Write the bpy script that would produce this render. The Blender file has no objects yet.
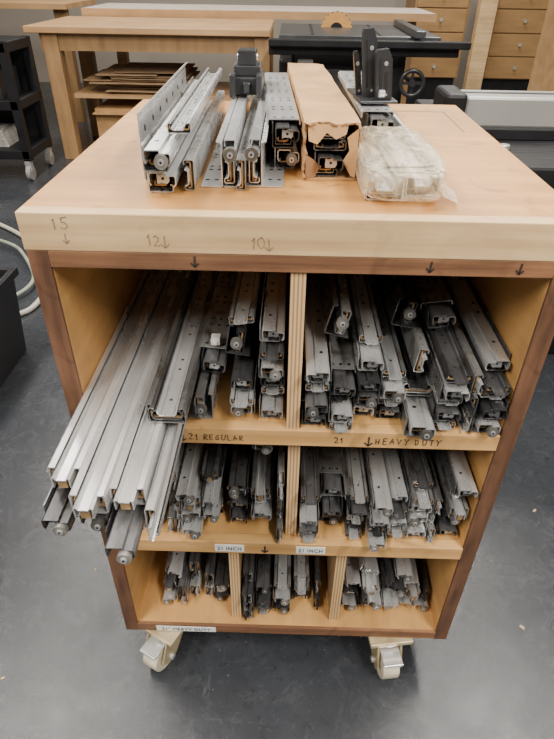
import bpy, math, random, bmesh
from mathutils import Vector, Matrix, Euler, noise
rnd = random.Random(23)
COL = bpy.context.scene.collection

# ---------------------------------------------------------------- materials
def newmat(name):
    m = bpy.data.materials.new(name); m.use_nodes = True
    nt = m.node_tree; b = nt.nodes['Principled BSDF']
    return m, nt, b
def mat(name, c, rough=0.5, metal=0.0, var=0.15, scale=20.0, bump=0.0, stretch=(1,1,1), rand=0.0, c2=None, detail=6, spec=None, grease=None):
    m, nt, b = newmat(name)
    N = nt.nodes; L = nt.links
    tc = N.new('ShaderNodeTexCoord'); mp = N.new('ShaderNodeMapping'); mp.inputs['Scale'].default_value = stretch
    L.new(tc.outputs['Object'], mp.inputs['Vector'])
    nz = N.new('ShaderNodeTexNoise'); nz.inputs['Scale'].default_value = scale; nz.inputs['Detail'].default_value = detail
    L.new(mp.outputs['Vector'], nz.inputs['Vector'])
    cr = N.new('ShaderNodeValToRGB'); L.new(nz.outputs['Fac'], cr.inputs['Fac'])
    cr.color_ramp.elements[0].position = 0.3; cr.color_ramp.elements[1].position = 0.7
    a = [max(0, x*(1-var)) for x in c]; d = [min(1, x*(1+var)) for x in c]
    if c2: a, d = list(c2), list(c)
    cr.color_ramp.elements[0].color = (*a, 1); cr.color_ramp.elements[1].color = (*d, 1)
    out = cr.outputs['Color']
    if rand > 0:
        oi = N.new('ShaderNodeObjectInfo'); mr = N.new('ShaderNodeMapRange')
        mr.inputs['To Min'].default_value = 1-rand; mr.inputs['To Max'].default_value = 1+rand
        L.new(oi.outputs['Random'], mr.inputs['Value'])
        hs = N.new('ShaderNodeHueSaturation'); L.new(mr.outputs['Result'], hs.inputs['Value']); L.new(out, hs.inputs['Color'])
        out = hs.outputs['Color']
    if grease:
        g = N.new('ShaderNodeTexNoise'); g.inputs['Scale'].default_value = 28; g.inputs['Detail'].default_value = 5; L.new(tc.outputs['Object'], g.inputs['Vector'])
        gr = N.new('ShaderNodeMapRange'); gr.inputs['From Min'].default_value = .54; gr.inputs['From Max'].default_value = .70; gr.inputs['To Min'].default_value = 0; gr.inputs['To Max'].default_value = .75
        L.new(g.outputs['Fac'], gr.inputs['Value'])
        gm = N.new('ShaderNodeMixRGB'); gm.inputs['Color2'].default_value = (*grease, 1); L.new(gr.outputs['Result'], gm.inputs['Fac']); L.new(out, gm.inputs['Color1']); out = gm.outputs['Color']
    L.new(out, b.inputs['Base Color'])
    rr = N.new('ShaderNodeMapRange'); rr.inputs['To Min'].default_value = max(0.05, rough-0.1); rr.inputs['To Max'].default_value = min(1, rough+0.1)
    L.new(nz.outputs['Fac'], rr.inputs['Value']); L.new(rr.outputs['Result'], b.inputs['Roughness'])
    b.inputs['Metallic'].default_value = metal
    if spec is not None: b.inputs['Specular IOR Level'].default_value = spec
    if bump > 0:
        bp = N.new('ShaderNodeBump'); bp.inputs['Strength'].default_value = bump; bp.inputs['Distance'].default_value = 0.002
        L.new(nz.outputs['Fac'], bp.inputs['Height']); L.new(bp.outputs['Normal'], b.inputs['Normal'])
    return m

def wood(name, c, c2, stretch=(1, 12, 12), scale=3.0, rough=0.5, blotch=.14, spots=0):
    m = mat(name, c, rough=rough, c2=c2, stretch=stretch, scale=scale, detail=8, bump=0.1)
    nt = m.node_tree; N = nt.nodes; L = nt.links; b = N['Principled BSDF']
    src = b.inputs['Base Color'].links[0].from_socket
    tc = N.new('ShaderNodeTexCoord'); n2 = N.new('ShaderNodeTexNoise'); n2.inputs['Scale'].default_value = 5; n2.inputs['Detail'].default_value = 6
    L.new(tc.outputs['Object'], n2.inputs['Vector'])
    r = N.new('ShaderNodeMapRange'); r.inputs['From Min'].default_value = .3; r.inputs['From Max'].default_value = .7
    r.inputs['To Min'].default_value = 1-blotch; r.inputs['To Max'].default_value = 1+blotch*.6
    L.new(n2.outputs['Fac'], r.inputs['Value'])
    hs = N.new('ShaderNodeHueSaturation'); L.new(src, hs.inputs['Color']); L.new(r.outputs['Result'], hs.inputs['Value'])
    out = hs.outputs['Color']
    if spots:
        n3 = N.new('ShaderNodeTexNoise'); n3.inputs['Scale'].default_value = 16; n3.inputs['Detail'].default_value = 8; n3.inputs['Distortion'].default_value = 1.5
        L.new(tc.outputs['Object'], n3.inputs['Vector'])
        r3 = N.new('ShaderNodeMapRange'); r3.inputs['From Min'].default_value = .58; r3.inputs['From Max'].default_value = .74
        r3.inputs['To Min'].default_value = 0; r3.inputs['To Max'].default_value = spots
        L.new(n3.outputs['Fac'], r3.inputs['Value'])
        mx = N.new('ShaderNodeMixRGB'); mx.inputs['Color2'].default_value = (c2[0]*.45, c2[1]*.42, c2[2]*.4, 1)
        L.new(r3.outputs['Result'], mx.inputs['Fac']); L.new(out, mx.inputs['Color1']); out = mx.outputs['Color']
    L.new(out, b.inputs['Base Color'])
    return m

def plyedge(name, c, c2, axis='X', freq=55):
    m, nt, b = newmat(name); N = nt.nodes; L = nt.links
    tc = N.new('ShaderNodeTexCoord'); w = N.new('ShaderNodeTexWave'); w.bands_direction = axis
    w.inputs['Scale'].default_value = freq; w.inputs['Distortion'].default_value = 0.3; w.inputs['Detail'].default_value = 2
    L.new(tc.outputs['Object'], w.inputs['Vector'])
    cr = N.new('ShaderNodeValToRGB'); cr.color_ramp.elements[0].color = (*c2, 1); cr.color_ramp.elements[1].color = (*c, 1)
    cr.color_ramp.elements[0].position = .2; cr.color_ramp.elements[1].position = .6
    L.new(w.outputs['Fac'], cr.inputs['Fac']); L.new(cr.outputs['Color'], b.inputs['Base Color'])
    b.inputs['Roughness'].default_value = .6
    return m

M = {}
M['top'] = wood('worktop_veneer', (.64, .325, .098), (.45, .21, .058), stretch=(1.2, 14, 14), scale=2.2, rough=.42, blotch=.3, spots=.55)
M['maple'] = wood('maple_edging', (.82, .58, .31), (.60, .385, .185), stretch=(1, 12, 22), scale=3.5, rough=.5, blotch=.2, spots=.2)
M['ply'] = wood('interior_plywood', (.68, .385, .135), (.52, .27, .09), stretch=(10, 1.2, 10), scale=3, rough=.55, blotch=.25, spots=.25)
M['shelfedge'] = wood('shelf_edging', (.72, .43, .17), (.54, .295, .105), stretch=(1, 10, 20), scale=4, rough=.5, spots=.55, blotch=.25)
M['walnut'] = wood('stained_edge', (.22, .105, .055), (.09, .042, .023), stretch=(8, 8, 1), scale=9, rough=.6, blotch=.4, spots=.6)
M['rail'] = wood('brown_rail', (.31, .15, .072), (.15, .068, .034), stretch=(1, 10, 20), scale=6, rough=.6, blotch=.4, spots=.5)
M['plyedge'] = plyedge('plywood_layers', (.72, .49, .25), (.40, .23, .11), 'X', 60)
M['pencil'] = mat('pencil_graphite', (.28, .20, .135), rough=.7, var=.35, scale=120)
M['marker'] = mat('marker_ink', (.04, .030, .024), rough=.6, var=.4)
M['label'] = mat('label_tape', (.88, .88, .86), rough=.4, var=.03)
M['zinc'] = mat('zinc_plate', (.70, .705, .71), rough=.28, metal=.68, var=.14, scale=9, stretch=(3, 1, 3), rand=.14)
M['steel'] = mat('weathered_steel', (.40, .40, .395), rough=.28, metal=.68, var=.3, scale=9, stretch=(3, 1, 3), rand=.4, grease=(.12, .085, .05))
M['dark'] = mat('dark_zinc', (.125, .125, .13), rough=.28, metal=.62, var=.35, scale=9, stretch=(3, 1, 3), rand=.55, grease=(.035, .028, .02))
M['hole'] = mat('punched_hole', (.010, .010, .011), rough=.8)
M['brass'] = mat('retainer_tan', (.42, .27, .13), rough=.4, metal=.4, var=.35, scale=60)
M['blackp'] = mat('black_plastic', (.028, .029, .032), rough=.38, var=.3)
M['roller'] = mat('grey_roller', (.17, .16, .145), rough=.4, metal=.3, var=.4, scale=60, rand=.5)
M['white'] = mat('white_plastic', (.78, .77, .73), rough=.4, var=.05)
M['cream'] = mat('caster_paint', (.66, .56, .36), rough=.35, scale=22, metal=.25, c2=(.36, .27, .14))
M['tread'] = mat('caster_tread', (.70, .63, .47), rough=.4, var=.25, scale=30)
M['card'] = mat('cardboard', (.50, .29, .125), rough=.8, var=.18, scale=14, bump=.2)
M['cardm'] = mat('dull_cardboard', (.30, .19, .10), rough=.85, var=.25, scale=10, bump=.2, rand=.3)
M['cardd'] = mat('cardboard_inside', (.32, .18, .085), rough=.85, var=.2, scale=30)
M['iron'] = mat('cast_iron', (.10, .105, .11), rough=.35, metal=.6, var=.15, scale=6)
M['wheel'] = mat('worn_iron', (.045, .045, .048), rough=.3, metal=.4, var=.15, scale=6)
M['black'] = mat('black_enamel', (.012, .012, .014), rough=.5, var=.3, scale=8, spec=.3)
M['fit'] = mat('blackened_steel', (.065, .068, .075), rough=.3, metal=.55, var=.2, scale=8)
M['greyp'] = mat('grey_aluminium', (.38, .37, .35), rough=.4, metal=.3, var=.06, scale=5)
M['lam'] = mat('white_laminate', (.70, .61, .53), rough=.35, var=.04, scale=3)
M['benchwood'] = wood('bench_wood', (.58, .355, .17), (.44, .255, .115), stretch=(1, 8, 8), scale=2, rough=.5)
M['legwood'] = wood('leg_wood', (.42, .25, .11), (.30, .17, .075), stretch=(8, 8, 1), scale=3, rough=.55)
M['cabwood'] = wood('drawer_front_oak', (.43, .255, .105), (.34, .195, .078), stretch=(1, 8, 10), scale=3, rough=.5)
M['orange'] = mat('orange_paint', (.58, .30, .08), rough=.5, var=.1)
M['paper'] = mat('newsprint', (.50, .48, .45), rough=.8, var=.35, scale=25)
M['hosegrey'] = mat('grey_green_hose', (.28, .31, .25), rough=.5)
M['hosewhite'] = mat('grey_beige_hose', (.46, .43, .37), rough=.5)
M['blue'] = mat('blue_plastic', (.06, .12, .25), rough=.4)
M['wall'] = mat('painted_wall', (.36, .32, .27), rough=.8, var=.05, scale=2)
M['chip'] = mat('wood_chip', (.62, .48, .30), rough=.8, var=.2)

m, nt, b = newmat('plastic_film'); M['film'] = m
b.inputs['Base Color'].default_value = (.86, .73, .52, 1); b.inputs['Roughness'].default_value = .2
tc = nt.nodes.new('ShaderNodeTexCoord'); mp = nt.nodes.new('ShaderNodeMapping'); mp.inputs['Scale'].default_value = (1.8, .7, 1.8)
nz = nt.nodes.new('ShaderNodeTexNoise'); nz.inputs['Scale'].default_value = 17; nz.inputs['Detail'].default_value = 5; nz.inputs['Distortion'].default_value = 1.6
nt.links.new(tc.outputs['Object'], mp.inputs['Vector']); nt.links.new(mp.outputs['Vector'], nz.inputs['Vector'])
bp = nt.nodes.new('ShaderNodeBump'); bp.inputs['Distance'].default_value = .008; bp.inputs['Strength'].default_value = .8
nt.links.new(nz.outputs['Fac'], bp.inputs['Height']); nt.links.new(bp.outputs['Normal'], b.inputs['Normal'])
rr = nt.nodes.new('ShaderNodeMapRange'); rr.inputs['From Min'].default_value = .35; rr.inputs['From Max'].default_value = .65
rr.inputs['To Min'].default_value = .24; rr.inputs['To Max'].default_value = .70
nt.links.new(nz.outputs['Fac'], rr.inputs['Value']); nt.links.new(rr.outputs['Result'], b.inputs['Alpha'])

m, nt, b = newmat('painted_concrete'); M['floor'] = m
N = nt.nodes; L = nt.links
tc = N.new('ShaderNodeTexCoord')
def nse(s, d, r=.5, dist=0, st=None, rot=.6):
    n = N.new('ShaderNodeTexNoise'); n.inputs['Scale'].default_value = s; n.inputs['Detail'].default_value = d; n.inputs['Roughness'].default_value = r; n.inputs['Distortion'].default_value = dist
    if st:
        q = N.new('ShaderNodeMapping'); q.inputs['Scale'].default_value = st; q.inputs['Rotation'].default_value = (0, 0, rot)
        L.new(tc.outputs['Object'], q.inputs['Vector']); L.new(q.outputs['Vector'], n.inputs['Vector'])
    else: L.new(tc.outputs['Object'], n.inputs['Vector'])
    return n
def ramp(n, p0, p1, a, c_):
    c = N.new('ShaderNodeValToRGB'); c.color_ramp.elements[0].position = p0; c.color_ramp.elements[1].position = p1
    c.color_ramp.elements[0].color = (*a, 1); c.color_ramp.elements[1].color = (*c_, 1); L.new(n.outputs['Fac'], c.inputs['Fac']); return c
n1 = nse(3.5, 12, .75); n2 = nse(60, 6, .6, .8); n3 = nse(13, 12, .85, 1.2); n4 = nse(95, 2); n5 = nse(5, 8, .7, .6, (1, 12, 1)); n6 = nse(6, 8, .7, .6, (12, 1, 1), .2)
c1 = ramp(n1, .3, .7, (.026, .029, .035), (.048, .053, .062))
def mix(f, a, col, bt='MIX'):
    x = N.new('ShaderNodeMixRGB'); x.blend_type = bt; L.new(f.outputs['Color'], x.inputs['Fac']); L.new(a.outputs['Color'], x.inputs['Color1']); x.inputs['Color2'].default_value = (*col, 1); return x
k0 = (0, 0, 0)
a_ = mix(ramp(n3, .54, .68, k0, (.42,)*3), c1, (.10, .106, .115))
a_ = mix(ramp(n5, .62, .68, k0, (.4,)*3), a_, (.15, .155, .16))
a_ = mix(ramp(n6, .63, .69, k0, (.4,)*3), a_, (.15, .155, .16))
a_ = mix(ramp(n2, .32, .44, (.6,)*3, k0), a_, (.013, .014, .016))
a_ = mix(ramp(n4, .71, .76, k0, (.45,)*3), a_, (.32, .32, .31))
L.new(a_.outputs['Color'], b.inputs['Base Color'])
r = N.new('ShaderNodeMapRange'); r.inputs['From Min'].default_value = .3; r.inputs['From Max'].default_value = .7; r.inputs['To Min'].default_value = .15; r.inputs['To Max'].default_value = .36
L.new(n3.outputs['Fac'], r.inputs['Value']); L.new(r.outputs['Result'], b.inputs['Roughness'])
bp = N.new('ShaderNodeBump'); bp.inputs['Strength'].default_value = .35; bp.inputs['Distance'].default_value = .002
L.new(n3.outputs['Fac'], bp.inputs['Height']); L.new(bp.outputs['Normal'], b.inputs['Normal'])

# ---------------------------------------------------------------- mesh builder
class MB:
    def __init__(s): s.v = []; s.f = []; s.m = []; s.mats = []
    def mi(s, k):
        if k not in s.mats: s.mats.append(k)
        return s.mats.index(k)
    def add(s, vs, fs, k):
        o = len(s.v); s.v += [tuple(p) for p in vs]; i = s.mi(k)
        for f in fs: s.f.append([o+j for j in f]); s.m.append(i)
        return s
    def box(s, x0, x1, y0, y1, z0, z1, k):
        vs = [(x, y, z) for x in (x0, x1) for y in (y0, y1) for z in (z0, z1)]
        return s.add(vs, [(0, 1, 3, 2), (4, 6, 7, 5), (0, 4, 5, 1), (2, 3, 7, 6), (0, 2, 6, 4), (1, 5, 7, 3)], k)
    def sheet(s, prof, y0, y1, t, k):
        n = len(prof); P = [Vector(p) for p in prof]; Lf = []; Rt = []
        for i in range(n):
            d = (P[min(i+1, n-1)]-P[max(i-1, 0)]).normalized(); nn = Vector((-d.y, d.x))*t/2
            Lf.append(P[i]+nn); Rt.append(P[i]-nn)
        vs = []
        for y in (y0, y1):
            vs += [(p.x, y, p.y) for p in Lf]+[(p.x, y, p.y) for p in Rt]
        fs = []; q = 2*n
        for i in range(n-1):
            fs += [(i, i+1, q+i+1, q+i), (n+i, q+n+i, q+n+i+1, n+i+1), (i, n+i, n+i+1, i+1), (q+i, q+i+1, q+n+i+1, q+n+i)]
        fs += [(0, q, q+n, n), (n-1, 2*n-1, q+2*n-1, q+n-1)]
        return s.add(vs, fs, k)
    def cyl(s, c, r, h, axis, k, n=16, r2=None):
        r2 = r if r2 is None else r2
        vs = []
        for j, (rr_, o) in enumerate(((r, 0), (r2, h))):
            for i in range(n):
                a = 2*math.pi*i/n; u = rr_*math.cos(a); w = rr_*math.sin(a)
                p = {'X': (o, u, w), 'Y': (u, o, w), 'Z': (u, w, o)}[axis]
                vs.append((c[0]+p[0], c[1]+p[1], c[2]+p[2]))
        fs = [tuple(range(n)), tuple(range(2*n-1, n-1, -1))]+[(i, (i+1) % n, n+(i+1) % n, n+i) for i in range(n)]
        return s.add(vs, fs, k)
    def prism(s, poly, y0, y1, k):
        n = len(poly); vs = [(p[0], y0, p[1]) for p in poly]+[(p[0], y1, p[1]) for p in poly]
        return s.add(vs, [tuple(range(n)), tuple(range(2*n-1, n-1, -1))]+[(i, (i+1) % n, n+(i+1) % n, n+i) for i in range(n)], k)
    def xform(s, Mx): s.v = [tuple(Mx @ Vector(p)) for p in s.v]; return s
    def join(s, o):
        b_ = len(s.v); s.v += o.v
        for f, mi in zip(o.f, o.m): s.f.append([b_+j for j in f]); s.m.append(s.mi(o.mats[mi]))
        return s
    def mesh(s, name):
        me = bpy.data.meshes.new(name); me.from_pydata(s.v, [], s.f)
        for k in s.mats: me.materials.append(M[k])
        me.polygons.foreach_set('material_index', s.m)
        bm = bmesh.new(); bm.from_mesh(me); bmesh.ops.recalc_face_normals(bm, faces=bm.faces); bm.to_mesh(me); bm.free()
        return me
    def obj(s, name, parent=None, bevel=0, seg=2, **kw):
        o = bpy.data.objects.new(name, s.mesh(name)); COL.objects.link(o)
        if parent: o.parent = parent
        if bevel:
            bv = o.modifiers.new('Bevel', 'BEVEL'); bv.width = bevel; bv.segments = seg; bv.limit_method = 'ANGLE'
        for k, v in kw.items(): o[k] = v
        return o
def smooth(o):
    o.data.polygons.foreach_set('use_smooth', [True]*len(o.data.polygons)); return o
def empty(name, loc, label, category, group=None, rot=(0, 0, 0)):
    e = bpy.data.objects.new(name, None); COL.objects.link(e); e.location = loc; e.rotation_euler = rot; e.empty_display_size = .05
    e['label'] = label; e['category'] = category
    if group: e['group'] = group
    return e
def box1(name, x0, x1, y0, y1, z0, z1, k, parent=None, bevel=0.0, **kw):
    cx, cy, cz = (x0+x1)/2, (y0+y1)/2, z0
    o = MB().box(x0-cx, x1-cx, y0-cy, y1-cy, 0, z1-z0, k).obj(name, parent, bevel, **kw)
    o.location = (cx, cy, cz)
    if parent: o.location = Vector((cx, cy, cz))-parent.location
    return o
def tomesh(t, name, k):
    dg = bpy.context.evaluated_depsgraph_get(); me = bpy.data.meshes.new_from_object(t.evaluated_get(dg))
    bpy.data.objects.remove(t); me.materials.clear(); me.materials.append(M[k])
    o = bpy.data.objects.new(name, me); COL.objects.link(o); return o
def tube(name, pts, r, k, parent=None, **kw):
    cu = bpy.data.curves.new(name, 'CURVE'); cu.dimensions = '3D'; cu.bevel_depth = r; cu.bevel_resolution = 3
    sp = cu.splines.new('NURBS'); sp.points.add(len(pts)-1)
    for p, q in zip(sp.points, pts): p.co = (*q, 1)
    sp.use_endpoint_u = True; sp.order_u = 3; sp.resolution_u = 10
    o = bpy.data.objects.new(name, cu); COL.objects.link(o)
    o = smooth(tomesh(o, name, k))
    if parent: o.parent = parent
    for a, v in kw.items(): o[a] = v
    return o
def text(s, x, y, z, size, k, parent, name='label_lettering', align='CENTER', sx=1, off=0):
    cu = bpy.data.curves.new(name, 'FONT'); cu.body = s; cu.size = size; cu.extrude = .0002; cu.align_x = align
    cu.space_character = 1.15; cu.offset = off
    t = bpy.data.objects.new('tmp', cu); COL.objects.link(t)
    o = tomesh(t, name, k); o.parent = parent; o.scale = (sx, 1, 1)
    o.location = Vector((x, y, z))-parent.location; o.rotation_euler = (math.pi/2, 0, 0)
    return o
G = {'0': [[(.3, 1), (.05, .7), (.05, .3), (.3, 0), (.55, .3), (.55, .7), (.3, 1)]], '1': [[(.1, .75), (.3, 1), (.3, 0)]], '2': [[(.05, .8), (.25, 1), (.5, .8), (.4, .5), (.05, .02), (.6, .05)]],
     '5': [[(.55, 1), (.12, .97), (.08, .58), (.4, .6), (.55, .3), (.35, 0), (.05, .1)]], 'R': [[(.08, 0), (.08, 1), (.5, .9), (.5, .6), (.08, .5), (.55, 0)]],
     'E': [[(.55, .98), (.08, 1), (.08, 0), (.55, .02)], [(.08, .5), (.45, .52)]], 'G': [[(.55, .85), (.3, 1), (.05, .6), (.15, .05), (.5, .05), (.55, .45), (.3, .45)]],
     'U': [[(.05, 1), (.08, .2), (.3, 0), (.52, .2), (.55, 1)]], 'L': [[(.1, 1), (.08, .02), (.5, .02)]], 'A': [[(.02, 0), (.3, 1), (.58, 0)], [(.14, .4), (.46, .4)]],
     'H': [[(.08, 1), (.08, 0)], [(.52, 1), (.52, 0)], [(.08, .5), (.52, .52)]], 'V': [[(.03, 1), (.3, 0), (.57, 1)]], 'Y': [[(.03, 1), (.3, .5), (.57, 1)], [(.3, .5), (.28, 0)]],
     'D': [[(.08, 0), (.08, 1), (.45, .85), (.55, .45), (.4, .08), (.08, 0)]], 'T': [[(.02, .98), (.58, 1)], [(.3, 1), (.3, 0)]]}
hr = random.Random(5)
def hand(s, x, y, z, h, k, parent, name='handwriting', t=.0009, sp=.85, wob=.06):
    mb = MB(); cx = 0
    for ch in s:
        if ch == ' ': cx += .55*sp; continue
        dz = hr.uniform(-.09, .09); ks = hr.uniform(.86, 1.1)
        for st in G[ch]:
            pts = [((cx+(px+hr.uniform(-wob, wob))*ks)*h, (pz+dz+hr.uniform(-wob, wob))*h*ks) for px, pz in st]
            mb.sheet(pts, -.0003, .0003, t, k)
        cx += sp
    o = mb.obj(name, parent); o.location = Vector((x, y, z))-parent.location
    return o
def arrow(x, y, z, h, k, parent, w=None, t=.0012):
    w = w or h*.32
    mb = MB().box(-t/2, t/2, -.0003, .0003, 0, h, k)
    for sg in (-1, 1):
        a = MB().box(-t/2, t/2, -.0003, .0003, 0, w*1.5, k).xform(Matrix.Rotation(sg*math.radians(42), 4, 'Y'))
        mb.join(a)
    o = mb.obj('arrow_marking', parent); o.location = Vector((x, y, z))-parent.location
    o.rotation_euler = (0, hr.uniform(-.12, .12), 0)
    return o

# ---------------------------------------------------------------- room
MB().box(-5, 5, -3, 7.3, -.05, 0, 'floor').obj('floor', kind='structure')
MB().box(-5, 5, 7.3, 7.4, 0, 3.2, 'wall').obj('wall_back', kind='structure')
MB().box(-5.1, -5, -3, 7.4, 0, 3.2, 'wall').obj('wall_left', kind='structure')
MB().box(5, 5.1, -3, 7.4, 0, 3.2, 'wall').obj('wall_right', kind='structure')

# ---------------------------------------------------------------- rolling cabinet
ZB, ZS2, ZS1, ZT, ZTOP = .12, .416, .682, .96, 1.007
cab = empty('rolling_cabinet', (0, .33, 0), 'tan plywood rolling storage cabinet with open divided shelves', 'cabinet')
def P(name, *a, **k): return box1(name, *a, parent=cab, **k)
TH = .0255
for sg in (-1, 1):
    xs = sorted((sg*.33, sg*(.33-TH)))
    P('side_panel', xs[0], xs[1], .006, .677, ZB, ZT, 'ply', bevel=.001)
    P('front_edging', xs[0], xs[1], 0, .006, ZB, ZT, 'walnut', bevel=.0008)
P('bottom_panel', -.3045, .3045, .006, .67, ZB, ZB+.024, 'ply')
P('shelf_edging', -.3045, .3045, 0, .006, ZB+.002, ZB+.024, 'rail')
P('back_panel', -.3045, .3045, .665, .677, ZB+.024, ZT-.022, 'ply')
P('top_rail', -.3045, .3045, 0, .02, ZT-.022, ZT, 'rail', bevel=.001)
P('subtop_panel', -.3045, .3045, .02, .677, ZT-.02, ZT, 'ply')
for z in (ZS1, ZS2):
    P('shelf', -.3045, .3045, .02, .665, z-.024, z, 'ply')
    P('shelf_edging', -.3045, .3045, 0, .02, z-.030, z, 'shelfedge', bevel=.001)
def divider(x, z0, z1, y=.015): P('divider', x-.0095, x+.0095, y, .665, z0, z1, 'plyedge', bevel=.0005)
divider(-.002, ZS1, ZT-.02, .004); divider(.002, ZS2, ZS1-.024, .02)
divider(-.102, ZB+.024, ZS2-.024, .02); divider(.098, ZB+.024, ZS2-.024, .02)
arrow(-.128, -.0006, .943, .014, 'marker', cab, t=.0020); arrow(.155, -.0006, .943, .014, 'marker', cab, t=.0020); arrow(.262, -.0006, .943, .014, 'marker', cab, t=.0020)
arrow(-.166, -.0006, .657, .014, 'marker', cab, t=.0015); hand('21 REGULAR', -.158, -.0006, .6605, .0105, 'marker', cab, t=.0010)
hand('21', .060, -.0006, .6605, .0105, 'marker', cab, t=.0010)
arrow(.112, -.0006, .656, .018, 'marker', cab, t=.002); hand('HEAVY DUTY', .122, -.0006, .6605, .0112, 'marker', cab, t=.0011, sp=.95)
for x in (-.106, .038):
    P('label_tape', x-.026, x+.026, -.0008, 0, .3915, .4100, 'label')
    text('21 INCH', x, -.0014, .3958, .0130, 'hole', cab, sx=.80)
arrow(-.043, -.0006, .391, .018, 'marker', cab, t=.0028)
P('label_tape', -.266, -.144, -.0008, 0, .1225, .1390, 'label')
text('21" HEAVY DUTY', -.205, -.0014, .1262, .0122, 'hole', cab, sx=.95)
def caster(x, y, ang):
    c = MB().box(-.045, .045, -.035, .035, .108, .119, 'cream').cyl((0, 0, .094), .030, .014, 'Z', 'zinc', 20)
    for sx_ in (-.036, .036):
        for sy_ in (-.026, .026): c.cyl((sx_, sy_, .103), .006, .006, 'Z', 'zinc', 6)
    c = c.obj('caster', cab, .002)
    c.location = Vector((x, y, 0))-cab.location; c.rotation_euler = (0, 0, ang)
    f = MB()
    for sg in (-1, 1):
        pr = [(-.026, .098), (.026, .098), (.022, .060), (-.006, .026), (-.036, .026), (-.048, .045)]
        vs = [(sg*.022, p[0], p[1]) for p in pr]+[(sg*.0265, p[0], p[1]) for p in pr]; n = len(pr)
        f.add(vs, [tuple(range(n)), tuple(range(2*n-1, n-1, -1))]+[(i, (i+1) % n, n+(i+1) % n, n+i) for i in range(n)], 'cream')
    f.box(-.0265, .0265, -.026, .026, .090, .098, 'cream')
    f.cyl((-.033, -.022, .040), .007, .066, 'X', 'zinc', 10)
    f.box(-.020, .020, -.062, -.022, .078, .084, 'zinc')
    f.obj('caster_fork', c, .001)
    w = MB().cyl((-.018, -.022, .040), .040, .036, 'X', 'tread', 32).cyl((-.020, -.022, .040), .022, .040, 'X', 'zinc', 20)
    w.obj('caster_wheel', c, .003)
for x, y, a in ((-.256, .022, math.radians(-28)), (.214, .022, math.radians(8)), (-.25, .60, .5), (.25, .60, -.4)): caster(x, y, a)

wt = empty('worktop', (0, .33, ZT), 'thick wooden worktop with pale maple edging and pencilled numbers', 'worktop')
box1('top_board', -.3316, .3316, .02, .6772, ZT, ZTOP, 'top', wt, .0015)
box1('front_edging', -.3316, .3316, -.0006, .02, ZT, ZTOP, 'maple', wt, .0015)
for a in ((.19, .1925, .43, .60), (.288, .2905, .43, .60)): box1('inlay_line', *a, ZTOP, ZTOP+.0003, 'rail', wt)
box1('inlay_line', .19, .2905, .60, .6025, ZTOP, ZTOP+.0003, 'rail', wt)
hand('15', -.292, -.0010, .987, .0145, 'pencil', wt, t=.0009, sp=.75); arrow(-.278, -.001, .970, .012, 'pencil', wt, t=.0009)
hand('12', -.184, -.0010, .970, .0135, 'pencil', wt, t=.0009, sp=.7); arrow(-.161, -.001, .967, .015, 'pencil', wt, t=.0009)
hand('10', -.060, -.0010, .969, .0135, 'pencil', wt, t=.0009, sp=.6); arrow(-.038, -.001, .966, .015, 'pencil', wt, t=.0009)

# ---------------------------------------------------------------- drawer slides
def sc(p, s=1.0): return [(a*.001*s, b_*.001*s) for a, b_ in p]
def holes_top(mb, z, L, xs, step=.064, y0=.03, r=.0028):
    y = y0; i = 0
    while y < L-.02:
        for x in xs: mb.cyl((x*.001, y, z*.001), r, .0003, 'Z', 'hole', 8)
        y += step*(.45 if i % 2 else 1.3); i += 1
def holes_side(mb, x, L, zs, step=.05, y0=.03, r=.0028, t=.0003):
    y = y0
    while y < L-.02:
        for z in zs: mb.cyl((x*.001, y, z*.001), r, t, 'X', 'hole', 8)
        y += step
L0 = .53
def roller(x, z, y, r=.0075):
    mb = MB().cyl((x*.001, y-.006, z*.001), r, .0065, 'Y', 'roller', 18, r2=r*1.02).cyl((x*.001, y-.0075, z*.001), r*.45, .003, 'Y', 'zinc', 12)
    mb.cyl((x*.001, y-.0078, z*.001), r*.2, .003, 'Y', 'hole', 8)
    return mb
def retainer(x0, x1, z0, z1, yl=.07):
    mb = MB()
    mb.box(x0*.001, x0*.001+.0016, .002, yl, z0*.001, z1*.001, 'brass').box(x1*.001-.0016, x1*.001, .002, yl, z0*.001, z1*.001, 'brass')
    mb.box(x0*.001, x1*.001, .002, .006, z0*.001, z0*.001+.0018, 'brass')
    return mb
def hook(x, z, fin='steel', s=1):
    mb = MB().prism(sc([(x-8*s, z), (x+6*s, z), (x+9*s, z+4*s), (x+9*s, z+11*s), (x+3*s, z+14*s), (x-3*s, z+12*s), (x-8*s, z+13*s)]), -.010, -.0085, fin)
    mb.box((x-7*s)*.001, (x+5*s)*.001, -.010, .012, z*.001, z*.001+.0015, fin)
    mb.cyl((x*.001, -.0102, (z+7*s)*.001), .0022*s, .0004, 'Y', 'hole', 8)
    return mb
def flat_parts(fin, w=36, h=13, L=L0, ext=.012, t=.0013):
    k = w/46.; q = h/20.
    def S(p): return sc([(a*k, b_*q) for a, b_ in p])
    o = MB().sheet(S([(-15, 18.0), (-20, 19), (-22.3, 16.5), (-22.3, 3), (-20, .8), (20, .8), (22.3, 3), (22.3, 16.5), (20, 19), (15, 18.0)]), 0, L, t, fin)
    mi = MB().sheet(S([(-13, 16), (-17, 14.5), (-18.5, 10), (-17, 6), (-13, 4.6), (13, 4.6), (17, 6), (18.5, 10), (17, 14.5), (13, 16)]), ext*.4, L*.98, t*.9, fin)
    inn = MB().sheet(S([(-12, 15.5), (-11, 12), (-9, 9.5), (9, 9.5), (11, 12), (12, 15.5)]), -ext, L*.94, t*.9, fin)
    holes_top(inn, 9.5*q+.8, L*.94, (0,), .05, r=.0022)
    return [('outer_rail', o), ('middle_rail', mi), ('inner_rail', inn), ('ball_retainer', retainer(-20*k, 20*k, 6*q, 14*q))]
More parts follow.
